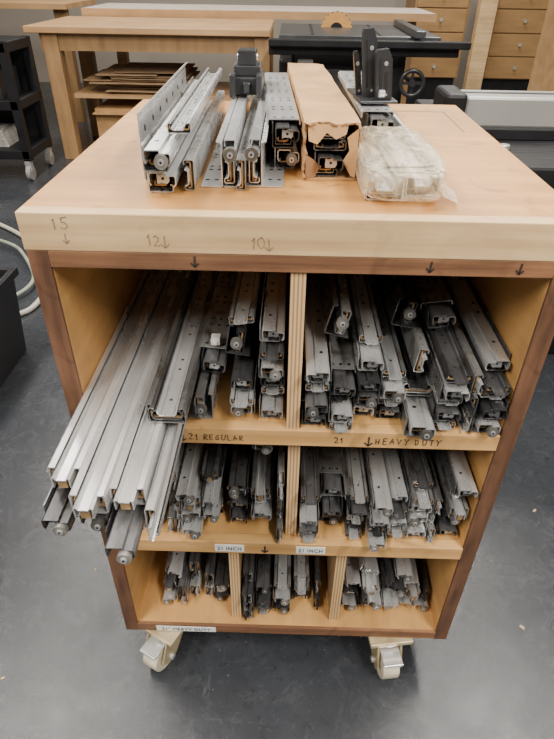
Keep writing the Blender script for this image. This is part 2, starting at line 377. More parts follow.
def upright(parts, w, h):
    Mx = Matrix.Translation((h/2000, 0, w/2000)) @ Matrix.Rotation(-math.pi/2, 4, 'Y')
    for _, q in parts: q.xform(Mx)
    return parts
def variant(v, fin):
    if v == 'flat': return flat_parts(fin)
    if v == 'edge': return upright(flat_parts(fin, 38, 14), 38, 14)
    if v == 'pair':
        a = upright(flat_parts(fin, 36, 12), 36, 12)
        b_ = upright(flat_parts(fin, 36, 12, L0*.97, ext=-.004), 36, 12)
        for _, q in b_: q.xform(Matrix.Diagonal((-1, 1, 1, 1)))
        out = []
        for (n, x), (_, y) in zip(a, b_):
            x.xform(Matrix.Translation((.0064, 0, 0))); y.xform(Matrix.Translation((-.0064, 0, 0)))
            if n == 'outer_rail': x.join(y); out.append((n, x))
            else: out.append((n, x)); out.append((n, y))
        return out
    if v in ('under', 'cam'):
        o = MB().sheet(sc([(-19, 31), (-19, 2.5), (-17, .8), (9, .8), (11, 2.5), (11, 9), (8, 10)]), 0, L0, .0014, fin)
        holes_side(o, -20.1, L0, (8, 22), .04)
        mi = MB().sheet(sc([(-15, 9), (-15, 4), (-3, 4), (-3, 18), (5, 18), (5, 14)]), .006, L0*.97, .0012, fin)
        mi.sheet(sc([(-3, 4), (7, 4), (7, 8)]), .006, L0*.97, .0012, fin)
        inn = MB().sheet(sc([(-13, 13), (-15, 16), (-15, 26), (-13, 28), (4, 28), (4, 24.5), (15, 24.5), (17, 22.5), (17, 14), (14, 11)]), -.014, L0*.95, .0013, fin)
        holes_top(inn, 28.7, L0*.9, (-5,), .06)
        out = [('outer_rail', o), ('middle_rail', mi), ('inner_rail', inn), ('ball_retainer', retainer(-12, 3, 8, 14))]
        if v == 'cam': out.append(('end_roller', roller(6, 16, -.012, .0085)))
        else: out.append(('end_bracket', hook(1, 14, 'steel', .9)))
        return out
    if v == 'groove':
        o = MB().sheet(sc([(-9.5, 26.4), (-15, 27.2), (-16.2, 25.5), (-16.2, 2.5), (-14.4, .8), (14.4, .8), (16.2, 2.5), (16.2, 25.5), (15, 27.2), (9.5, 26.4)]), 0, L0, .0017, fin)
        mi = MB().sheet(sc([(-11.8, 19), (-11.8, 6), (-9, 4), (9, 4), (11.8, 6), (11.8, 19)]), .004, L0*.985, .0012, 'steel')
        inn = MB().sheet(sc([(-8.2, 10), (-8.4, 24), (-6.5, 25), (-4.5, 21.5), (4.5, 21.5), (6.5, 25), (8.4, 24), (8.2, 10)]), -.012, L0*.97, .0015, fin)
        return [('outer_rail', o), ('middle_rail', mi), ('inner_rail', inn), ('ball_retainer', retainer(-14.5, 14.5, 8, 18)),
                ('end_bracket', MB().box(-.0045, .0045, -.010, .012, .007, .017, 'brass'))]
    if v == 'heavy':
        a = flat_parts(fin, 50, 26, ext=.0, t=.0018)
        a[0][1].sheet(sc([(-25, 2), (-25, 31), (-19, 31)]), .0, L0, .002, fin)
        return a
    if v == 'bracket':
        p = upright(flat_parts(fin, 38, 14), 38, 14)
        for _, q in p: q.xform(Matrix.Translation((.000, 0, .010)))
        pl = MB().sheet(sc([(18, 1), (-16, 1), (-18, 3), (-18, 46), (-12, 48)]), .01, L0*.92, .0016, fin)
        holes_side(pl, -19.1, L0*.9, (12, 25, 38), .04); holes_top(pl, 1.8, L0*.9, (10,), .05)
        pl.box(-.018, .0, .05, .07, .024, .026, fin).box(-.018, 0, .35, .37, .024, .026, fin)
        p.append(('mounting_bracket', pl)); p.append(('end_roller', roller(-4, 36, -.012, .0085)))
        return p
    if v == 'angle':
        p = upright(flat_parts(fin, 40, 14), 40, 14)
        for _, q in p: q.xform(Matrix.Translation((.001, 0, .005)))
        pl = MB().sheet(sc([(-36, .9), (-6, .9), (-8.2, 2), (-8.2, 54), (-14, 56)]), .0, L0*.97, .0016, fin)
        pl.sheet(sc([(-8, .9), (12, .9), (14, 3), (14, 8)]), .0, L0*.97, .0016, fin)
        holes_top(pl, 1.7, L0*.95, (-30, -18), .04); holes_side(pl, -9.3, L0*.9, (25, 42), .06)
        p.append(('mounting_bracket', pl)); p.append(('end_roller', roller(4, 44, -.010, .0085)))
        p.append(('top_rail', MB().sheet(sc([(-5, 46), (-5, 54), (8, 54), (8, 46)]), .02, L0*.9, .0014, fin)))
        return p
    if v == 'plate':
        p = variant('under', 'dark')
        pl = MB().sheet(sc([(-26, 24), (-26, 31), (-24, 33), (18, 33), (20, 31), (20, 26)]), .02, L0*.92, .0018, fin)
        holes_top(pl, 33.9, L0*.9, (-16, -3, 10), .045)
        return p+[('top_plate', pl)]
H = {'flat': .0132, 'edge': .0385, 'pair': .0365, 'under': .0318, 'cam': .0318, 'groove': .0285, 'heavy': .032, 'bracket': .049, 'angle': .057, 'plate': .035}
W = {'flat': .0362, 'edge': .0145, 'pair': .027, 'under': .039, 'cam': .039, 'groove': .034, 'heavy': .052, 'bracket': .038, 'angle': .05, 'plate': .047}
FIN = {'zinc': 'bright zinc', 'steel': 'dull grey steel', 'dark': 'dark grey steel'}
DESC = {'flat': 'slim drawer slide', 'edge': 'upright drawer slide', 'pair': 'paired drawer slides', 'under': 'stepped drawer runner',
        'cam': 'runner with round roller', 'groove': 'deep-grooved drawer slide', 'heavy': 'wide drawer slide', 'bracket': 'drawer slide on perforated bracket', 'angle': 'upright slide on perforated flange', 'plate': 'runner with perforated plate'}
MIX = {'zinc': {'middle_rail': 'dark', 'inner_rail': 'zinc'}, 'steel': {'middle_rail': 'dark', 'inner_rail': 'zinc'}, 'dark': {'middle_rail': 'steel', 'inner_rail': 'dark'}}
cache = {}
def slide(v, fin, x, y, z, roll=0, yaw=0, pitch=0, ls=1.0, where='in the stack', group='drawer slides stored in the shelf compartments', sx=1, sz=1):
    if (v, fin) not in cache:
        ps = variant(v, fin)
        for n, mb in ps:
            if n in MIX[fin]: mb.mats = [MIX[fin][n] if k == fin else k for k in mb.mats]
        cache[(v, fin)] = [(n, mb.mesh(n)) for n, mb in ps]
    e = empty('drawer_slide', (x, y, z), FIN[fin]+' '+DESC[v]+' '+where, 'drawer slide', group, (math.radians(pitch), math.radians(roll), math.radians(yaw)))
    e.scale = (sx, ls, sz)
    for n, me in cache[(v, fin)]:
        o = bpy.data.objects.new(n, me); COL.objects.link(o); o.parent = e
    return e
def stack(x, y, z, items, jx=.0012, jy=.014, jr=1.0, depth=.655, where='in the stack', s=1.0):
    z += .0006
    for it in items:
        v, fin = it[0], it[1]; dy = it[2] if len(it) > 2 else 0; rl = it[3] if len(it) > 3 else rnd.uniform(-jr, jr)
        yy = max(.0, y+dy+rnd.uniform(-jy, jy)) if y >= 0 else y+dy; ls = min(rnd.choice((.85, .95, 1.0, 1.1)), (depth-yy)/L0)
        hw = abs(math.sin(math.radians(rl)))*W[v]*s/2
        slide(v, fin, x+rnd.uniform(-jx, jx), yy, z+hw, rl, rnd.uniform(-.35, .35), 0, ls, where, sx=s*(-1 if rnd.random() < .5 else 1), sz=s)
        z += H[v]*s+hw*1.6+.0006
    return z
Z, S_, D_ = 'zinc', 'steel', 'dark'
ou = 'sticking out past the shelf'
slide('cam', D_, -.281, -.180, ZS1+.0006, ls=1.4, where=ou)
slide('groove', Z, -.281, -.145, ZS1+.033, ls=1.34, where=ou, sx=1.26, sz=1.0)
slide('cam', D_, -.239, -.17, ZS1+.0006, ls=1.45, where=ou)
slide('groove', Z, -.2395, -.190, ZS1+.033, ls=1.42, where=ou, sx=1.26, sz=1.1)
slide('cam', D_, -.197, -.215, ZS1+.0006, ls=1.42, where=ou)
slide('groove', Z, -.1975, -.175, ZS1+.033, ls=1.42, where=ou, sx=1.26)
slide('edge', Z, -.1675, -.195, ZS1+.0006, ls=1.42, where=ou, sz=1.25, sx=-1)
slide('heavy', S_, -.170, -.060, ZS1+.062, ls=1.1, where=ou)
# upper left: lower, looser pile
stack(-.139, .0, ZS1, [('bracket', S_)])
slide('plate', S_, -.124, .07, ZS1+.052, roll=5, yaw=-.6, ls=.95, where='on top of the stack')
stack(-.078, .03, ZS1, [('cam', S_), ('flat', Z), ('under', D_, .01, 5)], s=.95)
stack(-.034, .035, ZS1, [('under', S_), ('flat', Z), ('under', D_, .01), ('cam', S_, .0), ('flat', D_), ('under', Z, .02)], s=.95)
slide('bracket', D_, -.086, .05, ZS1+.093, roll=9, where='tilted on the stack')
slide('flat', S_, -.078, .06, ZS1+.146, roll=-8, yaw=-1, ls=.9, where='tilted on the stack')
# upper right
stack(.030, .005, ZS1, [('plate', S_), ('cam', D_), ('flat', Z), ('flat', S_), ('under', S_)], s=.94)
stack(.068, .015, ZS1, [('flat', S_), ('under', Z), ('flat', D_), ('plate', S_)], s=.92)
slide('bracket', S_, .056, .05, ZS1+.130, roll=14, where='tilted on the stack')
stack(.104, .03, ZS1, [('under', S_), ('cam', D_), ('plate', D_), ('under', Z, .01), ('flat', S_, .02)], s=.92)
stack(.141, .02, ZS1, [('under', D_), ('flat', Z), ('cam', S_), ('flat', S_, .02)], s=.95)
stack(.181, -.006, ZS1, [('cam', S_), ('heavy', D_, .05, 2), ('edge', S_, .06, 6)], s=1.08)
stack(.222, .005, ZS1, [('flat', S_), ('under', D_), ('flat', Z, 0, -3), ('under', S_), ('flat', D_)])
stack(.252, .0, ZS1, [('edge', Z), ('edge', D_), ('edge', S_)], s=.9)
stack(.280, .002, ZS1, [('cam', S_), ('under', D_), ('flat', Z), ('flat', D_), ('under', S_, .03)], s=.98)
slide('plate', S_, .215, .10, ZS1+.124, roll=-8, yaw=1, ls=.95, where='tilted on the stack')
slide('bracket', D_, .160, .10, ZS1+.118, roll=10, yaw=-1, ls=.95, where='tilted on the stack')
def fill(x0, x1, z, hmin, hmax, y=.03, jr=1.5, smin=.76, smax=.98, gaps=(0, 0, 0, .008)):
    x = x0+.002
    while x1-x > .0125:
        rem = x1-x; s = rnd.uniform(smin, smax)
        ws = {'wide': .039, 'plate': .047, 'mid': .027, 'thin': .0148}
        opts = [k for k in ('wide', 'wide', 'wide', 'plate', 'mid', 'mid', 'thin') if ws[k]*s < rem]
        if not opts: opts = ['thin'] if ws['thin']*s < rem else []
        if not opts: break
        v0 = rnd.choice(opts); w = ws[v0]*s
        hh = rnd.uniform(hmin, hmax); items = []; h = 0
        while True:
            v = {'wide': rnd.choice(['flat', 'under', 'cam', 'under', 'flat', 'cam', 'groove']), 'plate': rnd.choice(['plate', 'cam', 'flat']), 'mid': 'pair', 'thin': 'edge'}[v0]
            if h+H[v]*s > hh: break
            it = (v, rnd.choice([S_, S_, S_, D_, D_, Z]))
            if v0 in ('wide', 'plate') and rnd.random() < .18: it = it+(0, rnd.choice((-9, -5, 5, 9)))
            items.append(it); h += (H[v]+(.006 if len(it) > 2 else .0006))*s
        stack(x+w/2, y+rnd.uniform(-.018, .018), z, items, jr=jr, jx=.0006, jy=.022, s=s)
        x += w+.0008+rnd.choice(gaps)
fill(-.300, -.009, ZS2, .10, .175, .036)
fill(.013, .300, ZS2, .11, .180, .032)
fill(-.262, -.118, ZB+.024, .06, .135, .055)
fill(-.091, .087, ZB+.024, .09, .15, .05)
for i, (x, zz, v, f, rl, yw) in enumerate([(.130, 0, 'cam', S_, 0, .2), (.168, 0, 'under', D_, 0, -.4), (.206, 0, 'cam', D_, 0, .5), (.244, 0, 'under', S_, 0, 0), (.280, 0, 'cam', Z, 0, 0),
        (.131, .034, 'under', D_, 0, .3), (.170, .040, 'cam', S_, 22, 1), (.214, .036, 'under', Z, -12, -1.4), (.255, .040, 'groove', S_, 14, 1), (.284, .033, 'edge', D_, 3, 0),
        (.136, .070, 'under', S_, -10, 1), (.172, .084, 'groove', Z, -25, -2), (.214, .078, 'cam', D_, 30, 2), (.254, .080, 'under', S_, -20, -2), (.160, .116, 'under', Z, 14, 3), (.230, .124, 'cam', S_, -12, -3)]):
    slide(v, f, x, .045+rnd.uniform(-.015, .02), ZB+.025+zz, rl, yw, 0, .95, 'in a loose jumble', sx=.86, sz=.86)
slide('under', S_, -.235, .06, ZB+.112, 28, 2, 0, .95, 'in a loose jumble', sx=.85, sz=.85)
slide('cam', S_, -.05, .05, ZS2+.178, 8, 1, 0, .95, 'on top of the stack', sx=.85, sz=.85)
slide('under', D_, .22, .06, ZS2+.184, -6, 1, 0, .95, 'on top of the stack', sx=.85, sz=.85)
def clip(x, y, z, k='white', s=1):
    o = MB().box(-.007, .007, -.002, .016, 0, .011, k).box(-.003, .003, -.005, .0, .002, .008, k).obj('plastic_clip', None, .001)
    o.location = (x, y, z); o.scale = (s, s, s); o['label'] = 'small white plastic clip on a drawer slide'; o['category'] = 'plastic clip'
clip(-.122, .090, ZS1+.0895)

# ---------------------------------------------------------------- things on the worktop
T = ZTOP+.0006
gt = 'drawer slides on the worktop'; ot = 'on the worktop'
slide('under', Z, -.172, .075, T, yaw=1.5, ls=.92, where=ot, group=gt)
slide('cam', S_, -.170, .050, T+.0325, roll=0, yaw=1.5, ls=.94, where='on another slide', group=gt, sx=.95)
slide('edge', S_, -.1415, .085, T, yaw=1.2, ls=.90, where=ot, group=gt)
slide('flat', Z, -.152, .10, T+.0645, yaw=1.2, ls=.86, where='on another slide', group=gt, sx=.8)
pl = empty('angle_bracket', (-.205, .12, T), 'tall zinc-plated steel angle plate standing on the worktop', 'bracket', rot=(0, 0, math.radians(1.5)))
a = MB().sheet([(.009, .001), (.0, .001), (-.001, .003), (-.001, .082), (.005, .085)], 0, .44, .0016, 'zinc')
holes_side(a, .2, .42, (20, 60), .06, r=.004); a.obj('upright_plate', pl)
slide('angle', Z, -.094, .10, T, yaw=1, ls=.88, where=ot, group=gt)
slide('angle', Z, -.060, .105, T, yaw=0, ls=.88, where=ot, group=gt, sx=-1)
slide('edge', S_, -.0775, .09, T, yaw=.5, ls=.85, where=ot, group=gt, sx=.9)
slide('cam', S_, -.020, .19, T, yaw=3, ls=.85, where=ot, group=gt, sx=.9)
slide('plate', Z, -.022, .17, T+.0325, yaw=3, ls=.86, where='on another slide', group=gt, sx=.95)
lb = empty('plastic_latch_block', (-.090, .40, T+.058), 'black plastic latch block sitting across two drawer slides', 'latch')
MB().box(-.026, .026, 0, .09, 0, .026, 'blackp').box(-.022, .022, .01, .07, .026, .042, 'blackp').box(-.026, -.017, -.03, .0, .0, .034, 'blackp').box(.017, .026, -.03, 0, .0, .034, 'blackp').box(-.006, .006, -.012, 0, .004, .02, 'fit').obj('block_body', lb, .002)
MB().box(-.015, .015, .012, .05, .042, .064, 'blackp').cyl((-.017, .03, .052), .006, .034, 'X', 'zinc', 12).obj('latch_head', lb, .002)

cb = empty('cardboard_carton', (.038, .145, T), 'long torn cardboard carton holding drawer slides', 'cardboard box', rot=(0, 0, math.radians(3)))
c = MB(); w, h, l, t = .036, .072, .53, .0025
def crumple(nu, nv, fn):
    vs = [fn(i/nu, j/nv) for j in range(nv+1) for i in range(nu+1)]
    fs = [(j*(nu+1)+i, j*(nu+1)+i+1, (j+1)*(nu+1)+i+1, (j+1)*(nu+1)+i) for j in range(nv) for i in range(nu)]
    return vs, fs
def nz_(a, b_, c_): return noise.noise(Vector((a, b_, c_)))
def ragged(s_, sd): return .010*nz_(s_*9, sd, 0)+.006*nz_(s_*26, sd, 3)
def wall(inset):
    def fn(u, v):
        p = u*3
        if p < 1: x, z = -w+inset, (h-inset)*p
        elif p < 2: x, z = (-w+inset)+(2*(w-inset))*(p-1), h-inset
        else: x, z = w-inset, (h-inset)*(3-p)
        y = v*l; e_ = max(0, 1-y/.10)
        dx = nz_(z*40, y*12, 1)*.0015+e_*nz_(z*50, y*30, 4)*.004
        dz = nz_(x*40, y*12, 2)*.0018+e_*nz_(x*50, y*30, 7)*.004
        if z < .006: dx = dz = 0
        return (x+dx, y-(ragged(u*3, 5)+.004)*e_ if e_ > 0 else y, z+(dz if 1 <= p <= 2 else 0))
    return fn
vo_, fo = crumple(48, 40, wall(0)); c.add(vo_, fo, 'card')
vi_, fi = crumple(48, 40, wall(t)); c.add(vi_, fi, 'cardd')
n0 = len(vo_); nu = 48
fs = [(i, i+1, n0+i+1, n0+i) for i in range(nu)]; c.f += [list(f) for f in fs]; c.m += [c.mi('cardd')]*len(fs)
c.box(-w, w, -.004, l, 0, t, 'card').box(-w+t, w-t, l-t, l, t, h-t, 'card')
c.obj('carton_body', cb)
MB().prism([(-.033, 0), (.020, 0), (.017, -.012), (.004, -.018), (-.008, -.010), (-.020, -.024), (-.031, -.020)], 0, .0022, 'card').xform(Matrix.Translation((0, -.003, h-.002)) @ Matrix.Rotation(math.radians(-18), 4, 'X')).obj('torn_flap', cb)
MB().prism([(0, 0), (.006, .002), (.018, .020), (.010, .034), (.014, .050), (0, .062)], 0, .0022, 'card').xform(Matrix.Translation((w-.003, -.006, .004)) @ Matrix.Rotation(math.radians(180-20), 4, 'Z')).obj('torn_flap', cb)
MB().prism([(0, 0), (.012, .0), (.020, .014), (.009, .024), (0, .030)], 0, .0022, 'cardd').xform(Matrix.Translation((-w+.003, -.006, .003)) @ Matrix.Rotation(math.radians(15), 4, 'Z')).obj('torn_flap', cb)
slide('under', D_, .036, .145, T+.0032, yaw=3, ls=.85, where='in a carton', group=gt)
slide('flat', D_, .036, .150, T+.0355, yaw=3, ls=.85, where='in a carton', group=gt, sx=1.2)
slide('flat', S_, .036, .155, T+.0490, yaw=3, ls=.85, where='in a carton', group=gt, sx=1.1)

slide('heavy', Z, .100, .062, T, yaw=1.5, ls=1.05, where='partly in plastic film', group=gt, sx=.92)
slide('heavy', Z, .149, .080, T, yaw=1.5, ls=.98, where='partly in plastic film', group=gt, sx=-.82)
slide('plate', Z, .112, .235, T+.0325, yaw=1.5, ls=.80, where='on other slides', group=gt)
bm = bmesh.new(); bmesh.ops.create_icosphere(bm, subdivisions=6, radius=1)
for v in bm.verts:
    p = v.co.copy()
    q = Vector([math.copysign(abs(a)**.42, a) for a in p])
    n_ = noise.noise(p*1.5)*.04+abs(noise.noise(Vector((p.x*4.5, p.y*1.8, p.z*4))))*.05-abs(noise.noise(Vector((p.x*8+3, p.y*3, p.z*7))))*.03
    q *= (1+n_)
    v.co = Vector((q.x*.049*(1-.06*q.y), q.y*.104, max(-.0265, q.z*.0262*(1+.05*q.y))))
me = bpy.data.meshes.new('plastic_bag'); bm.to_mesh(me); bm.free(); me.materials.append(M['film'])
bag = empty('plastic_wrap', (.120, .138, T), 'crumpled translucent tan plastic wrap around slide ends on the worktop', 'plastic wrap')
o = bpy.data.objects.new('wrap_body', me); COL.objects.link(o); smooth(o); o.parent = bag; o.location = (0, 0, .0268); o.rotation_euler = (0, 0, math.radians(1.5))
def film_edge(u, v):
    x = .038+.034*u*(1-.4*abs(v-.35)); y = -.100+.13*v
    return (x, y, .003+.020*(1-u)**2+abs(nz_(x*60, y*45, 2))*.010)
vs, fs = crumple(14, 20, film_edge)
smooth(MB().add(vs, fs, 'film').obj('loose_film_edge', bag))

dv = empty('lever_fitting', (.104, .31, T+.0695), 'two dark grey slotted metal plates standing on drawer slides', 'metal fitting', rot=(0, 0, math.radians(6)))
MB().box(-.022, .034, -.03, .08, 0, .004, 'fit').obj('base_plate', dv, .001)
def slotted(wd, ht, dp, tilt, x, y, name):
    mb = MB().prism([(0, 0), (wd, 0), (wd, ht*.86), (wd*.8, ht), (wd*.1, ht), (0, ht*.94)], 0, dp, 'fit').box(wd*.20, wd*.36, -.0008, 0, ht*.15, ht*.85, 'hole').box(wd*.55, wd*.75, -.0008, 0, ht*.2, ht*.55, 'hole')
    mb.cyl((wd*.65, -.001, ht*.72), .003, .002, 'Y', 'greyp', 12).cyl((wd*.65, -.001, ht*.10), .002, .002, 'Y', 'greyp', 10)
    mb.prism([(wd, 0), (wd+.0015, 0), (wd+.0015, ht*.8), (wd, ht*.84)], 0, dp+.012, 'fit')
    o = mb.xform(Matrix.Rotation(math.radians(tilt), 4, 'Y')).obj(name, dv, .0008); o.location = (x, y, .003)
slotted(.022, .066, .012, -6, .003, -.022, 'slotted_plate')
slotted(.020, .090, .010, -6, -.012, .000, 'slotted_plate')
slotted(.008, .060, .006, -9, -.019, .02, 'lever_arm')
MB().cyl((.004, -.030, .014), .005, .008, 'X', 'zinc', 12).obj('pivot_bolt', dv)

# ---------------------------------------------------------------- background
be = empty('workbench', (-1.0, 4.3, 0), 'pale wooden workbench with apron, legs and lower shelf', 'workbench')
box1('bench_top', -1.86, -.17, 3.8, 4.75, .85, .89, 'benchwood', be, .004)
box1('apron', -1.78, -.25, 3.86, 3.89, .74, .85, 'legwood', be)
for x in (-1.76, -.28):
    for y in (3.84, 4.55): box1('leg', x, x+.11, y, y+.10, 0, .85, 'legwood', be, .004)
box1('lower_shelf', -1.64, -.29, 3.95, 4.6, .42, .45, 'benchwood', be)
z_ = .4516
for i in range(11):
    x0, x1 = -1.46+rnd.uniform(-.12, .16), -.76+rnd.uniform(-.25, .14); y0 = 3.95+rnd.uniform(-.03, .08)
    th = .006; amp = .006
    def cs(u, v, dz=0): return (x0+(x1-x0)*u, y0+(4.5-y0)*v, dz+amp*(.5+.5*noise.noise(Vector((u*4+i*7, v*3, i)))) )
    vs, fs = crumple(16, 8, cs); v2, f2 = crumple(16, 8, lambda u, v: cs(u, v, th))
    mb = MB().add(vs, fs, 'cardm').add(v2, f2, 'cardm'); q = len(vs)
    mb.f += [[k, k+1, q+k+1, q+k] for k in range(16)]; mb.m += [0]*16
    o = mb.obj('cardboard_sheet'); o.location = (0, 0, z_); z_ += .0135
    o['label'] = 'crumpled dull brown cardboard sheet piled on the bench shelf'; o['category'] = 'cardboard'; o['group'] = 'cardboard sheets on the bench shelf'
bx = empty('cardboard_box', (-1.30, 4.2, 0), 'open brown cardboard box under the workbench', 'cardboard box')
box1('box_body', -1.52, -.98, 4.0, 4.5, 0, .34, 'card', bx, .004)
box1('box_flap', -1.52, -.98, 3.93, 4.0, .31, .318, 'card', bx)
o = MB().box(-.2, .2, -.2, .2, 0, .28, 'cardd').box(-.2, .2, -.205, -.2, .12, .16, 'card').obj('cardboard_box', None, .004); o.location = (-.62, 4.2, 0)
o['label'] = 'closed darker cardboard box on the floor under the workbench'; o['category'] = 'cardboard box'
wp = empty('outfeed_table', (-.2, 5.0, 0), 'long white laminate outfeed table with wooden edge', 'table')
box1('table_top', -1.75, 1.15, 4.80, 5.6, .92, .945, 'lam', wp, .003)
box1('table_edge', -1.75, 1.15, 4.775, 4.80, .89, .945, 'benchwood', wp)
for x in (-1.65, 1.0): box1('leg', x, x+.09, 5.3, 5.39, 0, .92, 'legwood', wp)
ts = empty('table_saw', (.4, 3.7, 0), 'table saw with cast iron top and black enclosed base', 'table saw')
box1('saw_top', -.10, .90, 3.40, 4.25, .87, .90, 'iron', ts, .004)
for x in (.10, .52): box1('mitre_slot', x, x+.02, 3.41, 4.24, .9002, .9008, 'hole', ts)
box1('fence_rail', -.16, 1.0, 3.30, 3.38, .80, .86, 'black', ts, .006)
box1('fence_tube', -.16, 1.05, 3.24, 3.29, .85, .89, 'black', ts, .006)
box1('rip_fence', .72, .78, 3.28, 4.2, .9005, .94, 'iron', ts, .004)
box1('saw_base', .0, .72, 3.5, 4.15, .08, .87, 'black', ts, .01)
box1('access_door', .10, .50, 3.49, 3.50, .20, .70, 'iron', ts, .004)
box1('base_plinth', .05, .68, 3.55, 4.1, 0, .08, 'iron', ts)
box1('motor_cover', -.1, .0, 3.55, 3.95, .35, .75, 'black', ts, .02)
box1('switch_box', .02, .12, 3.40, 3.49, .62, .76, 'greyp', ts, .006)
bl = MB().cyl((0, 0, 0), .11, .003, 'Y', 'orange', 40).cyl((0, -.001, 0), .045, .005, 'Y', 'black', 24).cyl((0, -.002, 0), .015, .007, 'Y', 'zinc', 12)
for i in range(20):
    a = i*math.pi/10; bl.cyl((.109*math.cos(a), 0, .109*math.sin(a)), .008, .003, 'Y', 'zinc', 3)
o = bl.obj('saw_blade', ts); o.location = Vector((.29, 3.98, .885))-ts.location
hw = bpy.data.meshes.new('hand_wheel')
bm = bmesh.new()
R_, r_, n1_, n2_ = .070, .013, 28, 8
vs = [[bm.verts.new(((R_+r_*math.cos(b2))*math.cos(a2), r_*math.sin(b2), (R_+r_*math.cos(b2))*math.sin(a2))) for b2 in [2*math.pi*j/n2_ for j in range(n2_)]] for a2 in [2*math.pi*i/n1_ for i in range(n1_)]]
for i in range(n1_):
    for j in range(n2_): bm.faces.new((vs[i][j], vs[(i+1) % n1_][j], vs[(i+1) % n1_][(j+1) % n2_], vs[i][(j+1) % n2_]))
bm.to_mesh(hw); bm.free(); hw.materials.append(M['wheel'])
hb = MB().box(-.07, .07, -.005, .005, -.008, .008, 'wheel').box(-.008, .008, -.005, .005, -.07, .07, 'wheel').cyl((0, -.02, 0), .02, .12, 'Y', 'wheel', 14)
o = bpy.data.objects.new('hand_wheel', hw); COL.objects.link(o); o.parent = ts; o.location = Vector((.735, 3.28, .66))-ts.location; smooth(o)
hb.obj('wheel_spokes', o)
MB().cyl((0, 0, 0), .014, .24, 'Y', 'iron', 12).obj('wheel_shaft', o)

def drawercab(x0, x1, y, z1, nd, label):
    e = empty('drawer_cabinet', ((x0+x1)/2, y+.3, 0), label, 'cabinet', 'wooden drawer cabinets')
    box1('cabinet_body', x0, x1, y+.02, y+.6, .30, z1, 'cabwood', e, .003)
    box1('plinth', x0+.02, x1-.02, y+.06, y+.55, 0, .30, 'black', e)
    h = (z1-.32)/nd
    for i in range(nd):
        d_ = box1('drawer', x0+.02, x1-.02, y, y+.02, .31+i*h, .31+(i+1)*h-.012, 'cabwood', e, .003)
        k_ = MB().cyl((0, -.03, 0), .016, .012, 'Y', 'zinc', 14).cyl((0, -.02, 0), .007, .02, 'Y', 'zinc', 10).obj('knob', d_)
        k_.location = (0, -.01, h/2)
    return e
drawercab(1.20, 1.74, 6.05, 1.15, 4, 'tan wooden drawer cabinet behind the table saw')
drawercab(2.00, 2.62, 6.05, 1.15, 4, 'tan wooden drawer cabinet with small round knobs')
drawercab(2.64, 3.26, 6.05, 1.15, 4, 'tan wooden drawer cabinet with small round knobs')
box1('timber_post', 1.79, 1.95, 5.85, 5.97, 0, 1.2, 'maple', None, .004, label='pale upright timber post beside the drawer cabinets', category='post')
ft = empty('far_bench', (-2.6, 5.5, 0), 'pale wooden bench standing against the back wall', 'workbench')
box1('bench_top', -3.4, -1.95, 5.0, 5.9, .92, .96, 'benchwood', ft)
for x in (-3.3, -2.1): box1('leg', x, x+.1, 5.1, 5.2, 0, .92, 'legwood', ft)
ct = empty('utility_cart', (-2.1, 3.5, 0), 'black metal utility cart on casters with papers on it', 'cart')
for z in (.14, .45, .78): box1('cart_tray', -2.45, -1.79, 3.3, 3.72, z, z+.06, 'black', ct, .006)
for x in (-2.45, -1.84):
    for y in (3.3, 3.67):
        box1('post', x, x+.05, y, y+.05, .13, .84, 'black', ct)
        w_ = MB().cyl((-.015, 0, .05), .05, .03, 'X', 'greyp', 20).box(-.02, .02, -.02, .02, .06, .14, 'zinc').obj('caster', ct); w_.location = Vector((x+.02, y+.02, 0))-ct.location
box1('cart_panel', -2.42, -1.80, 3.70, 3.72, .2, .78, 'black', ct)
for i in range(5):
    o = box1('newspaper', -2.38+i*.01, -1.94+rnd.uniform(-.05, .02), 3.38, 3.60, .2006+i*.022, .2006+i*.022+.020, 'paper')
    o.rotation_euler = (0, 0, rnd.uniform(-.04, .04))
    o['label'] = 'folded newspaper piled on the cart tray'; o['category'] = 'newspaper'; o['group'] = 'newspapers on the cart'
tb = MB().box(-.22, .22, -.15, .15, 0, .16, 'blackp').box(-.05, .05, -.155, -.15, .10, .13, 'greyp').box(-.08, .08, -.012, .012, .16, .20, 'blackp').obj('tool_box', None, .008)
tb.location = (-2.12, 3.5, .5106); tb['label'] = 'black plastic tool box on the cart tray'; tb['category'] = 'tool box'
cn = MB().cyl((0, 0, 0), .05, .13, 'Z', 'blue', 20).cyl((0, 0, .13), .05, .012, 'Z', 'greyp', 20, r2=.02).obj('spray_can', None, .002)
cn.location = (-1.95, 3.45, .8406); cn['label'] = 'blue metal can on the top tray of the cart'; cn['category'] = 'can'
rg = smooth(MB().add([(.16*math.cos(a*.524)*(1+.15*math.sin(a*2))*r_/3, .11*math.sin(a*.524)*r_/3, (.05*(1-(r_/3)**2))+.012*math.sin(a*1.7+r_)) for r_ in (1, 2, 3) for a in range(12)]+[(0, 0, .06)],
    [(r_*12+a, r_*12+(a+1) % 12, (r_+1)*12+(a+1) % 12, (r_+1)*12+a) for r_ in (0, 1) for a in range(12)]+[(36, (a+1) % 12, a) for a in range(12)], 'cardd').obj('rag'))
rg.location = (-2.2, 3.5, .853); rg['label'] = 'crumpled brown rag on the top tray of the cart'; rg['category'] = 'rag'

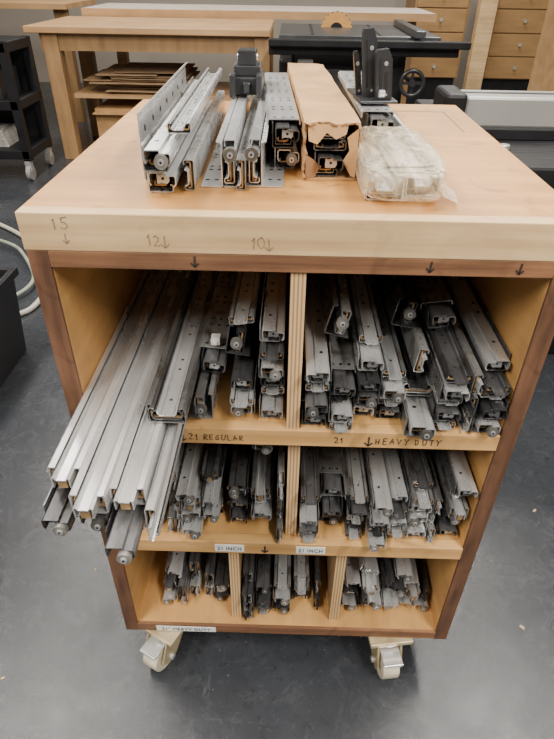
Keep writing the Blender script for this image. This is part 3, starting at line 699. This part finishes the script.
jm = empty('jointer', (.95, 1.6, 0), 'black woodworking machine with grey aluminium fence', 'woodworking machine')
box1('machine_table', .50, 1.5, .98, 1.95, .70, .80, 'black', jm, .01)
for i in range(6): box1('table_groove', .60, 1.45, 1.06+i*.035, 1.063+i*.035, .8001, .8006, 'iron', jm)
box1('machine_base', .60, 1.5, 1.25, 1.92, 0, .70, 'black', jm, .01)
box1('rear_cabinet', .60, 1.5, 1.95, 2.2, 0, .72, 'black', jm, .01)
box1('fence', .53, 1.5, 1.30, 1.43, .83, .92, 'greyp', jm, .008)
box1('fence_channel', .53, 1.5, 1.36, 1.38, .9201, .922, 'iron', jm)
box1('fence_lip', .55, 1.5, 1.27, 1.30, .80, .835, 'black', jm, .004)
box1('fence_end_cap', .46, .53, 1.28, 1.45, .80, .93, 'black', jm, .012)
o = MB().cyl((0, 0, 0), .016, .014, 'Z', 'zinc', 16).obj('lock_knob', jm, .002); o.location = Vector((.63, 1.16, .80))-jm.location
box1('timber_board', 1.35, 1.40, 2.6, 3.0, 0, 1.15, 'benchwood', None, .003, label='pale timber board standing upright on the floor', category='board')
bn = empty('storage_bin', (-1.235, .96, 0), 'black plastic storage bin standing on the floor', 'bin')
b1 = MB(); x0, x1, y0, y1, h = -.22, .225, -.25, .26, .34
vs = [(x0*.9, y0*.9, 0), (x1*.9, y0*.9, 0), (x1*.9, y1*.9, 0), (x0*.9, y1*.9, 0), (x0, y0, h), (x1, y0, h), (x1, y1, h), (x0, y1, h),
      (x0+.012, y0+.012, h), (x1-.012, y0+.012, h), (x1-.012, y1-.012, h), (x0+.012, y1-.012, h), (x0*.85, y0*.85, .01), (x1*.85, y0*.85, .01), (x1*.85, y1*.85, .01), (x0*.85, y1*.85, .01)]
fs = [(0, 3, 2, 1), (12, 13, 14, 15)]
for i in range(4):
    j = (i+1) % 4; fs += [(i, j, 4+j, 4+i), (4+i, 4+j, 8+j, 8+i), (8+i, 8+j, 12+j, 12+i)]
b1.add(vs, fs, 'black').obj('bin_body', bn, .004)
MB().box(x0-.012, x1+.012, y0-.012, y0, h-.03, h, 'black').box(x0-.012, x1+.012, y1, y1+.012, h-.03, h, 'black').box(x0-.012, x0, y0, y1, h-.03, h, 'black').box(x1, x1+.012, y0, y1, h-.03, h, 'black').obj('bin_rim', bn, .003)
tube('hose', [(-1.9, 2.6, .013), (-1.5, 2.35, .013), (-1.22, 1.95, .013), (-1.10, 1.6, .013), (-1.16, 1.38, .013), (-1.6, 1.36, .013)], .012, 'hosewhite', None, label='grey-beige hose looped on the concrete floor', category='hose')
tube('hose', [(-1.9, 2.3, .033), (-1.5, 2.2, .033), (-1.28, 1.9, .033), (-1.17, 1.68, .033), (-1.3, 1.5, .013), (-1.7, 1.5, .013)], .009, 'hosegrey', None, label='grey-green hose looped on the concrete floor', category='hose')
cr_ = random.Random(4)
for i, (x, y) in enumerate([(-.72, .55), (-.60, -.05), (-.48, .22), (.55, .10), (.70, .45), (.48, -.15), (-.80, 1.25), (.05, -.22), (-.35, -.28), (.62, -.05)]):
    s = cr_.uniform(.003, .006)
    o = MB().prism([(-s, 0), (s*.7, 0), (s, s*.5), (-s*.6, s*.6)], -s*.5, s*.5, 'chip').obj('wood_chip'); o.location = (x, y, 0.0004); o.rotation_euler = (0, 0, cr_.uniform(0, 3))
    o['label'] = 'tiny pale wood chip lying on the concrete floor'; o['category'] = 'wood chip'; o['group'] = 'wood chips on the floor'

# ---------------------------------------------------------------- lights
def area(loc, sx, sy, e, rot=(0, 0, 0), col=(1, .94, .85)):
    l = bpy.data.lights.new('ceiling_light', 'AREA'); l.shape = 'RECTANGLE'; l.size = sx; l.size_y = sy; l.energy = e; l.color = col
    o = bpy.data.objects.new('ceiling_light', l); COL.objects.link(o); o.location = loc; o.rotation_euler = rot
for y, e in ((-1.6, 130), (.6, 95), (2.8, 62), (5.2, 52)):
    for x in (-1.5, 1.3): area((x, y, 3.0), .35, 1.6, e)
w = bpy.data.worlds.new('World'); bpy.context.scene.world = w; w.use_nodes = True
w.node_tree.nodes['Background'].inputs['Color'].default_value = (1, .96, .89, 1)
w.node_tree.nodes['Background'].inputs['Strength'].default_value = .22

# ---------------------------------------------------------------- camera
def rotm(p, y, r_):
    p, y, r_ = [math.radians(v) for v in (p, y, r_)]
    F = Vector((-math.sin(y)*math.cos(p), math.cos(y)*math.cos(p), -math.sin(p)))
    R0 = Vector((math.cos(y), math.sin(y), 0)); U0 = R0.cross(F)
    R = R0*math.cos(r_)+U0*math.sin(r_); U = R.cross(F)
    return R, U, F
R, U, F = rotm(35.6987, .8919, .9122)
cd = bpy.data.cameras.new('camera'); cam = bpy.data.objects.new('camera', cd); COL.objects.link(cam)
cd.lens = 560.4/739*36; cd.sensor_width = 36; cd.clip_start = .02
mw = Matrix((R, U, -F)).transposed().to_4x4(); mw.translation = Vector((-.017, -.6211, 1.2394)); cam.matrix_world = mw
bpy.context.scene.camera = cam
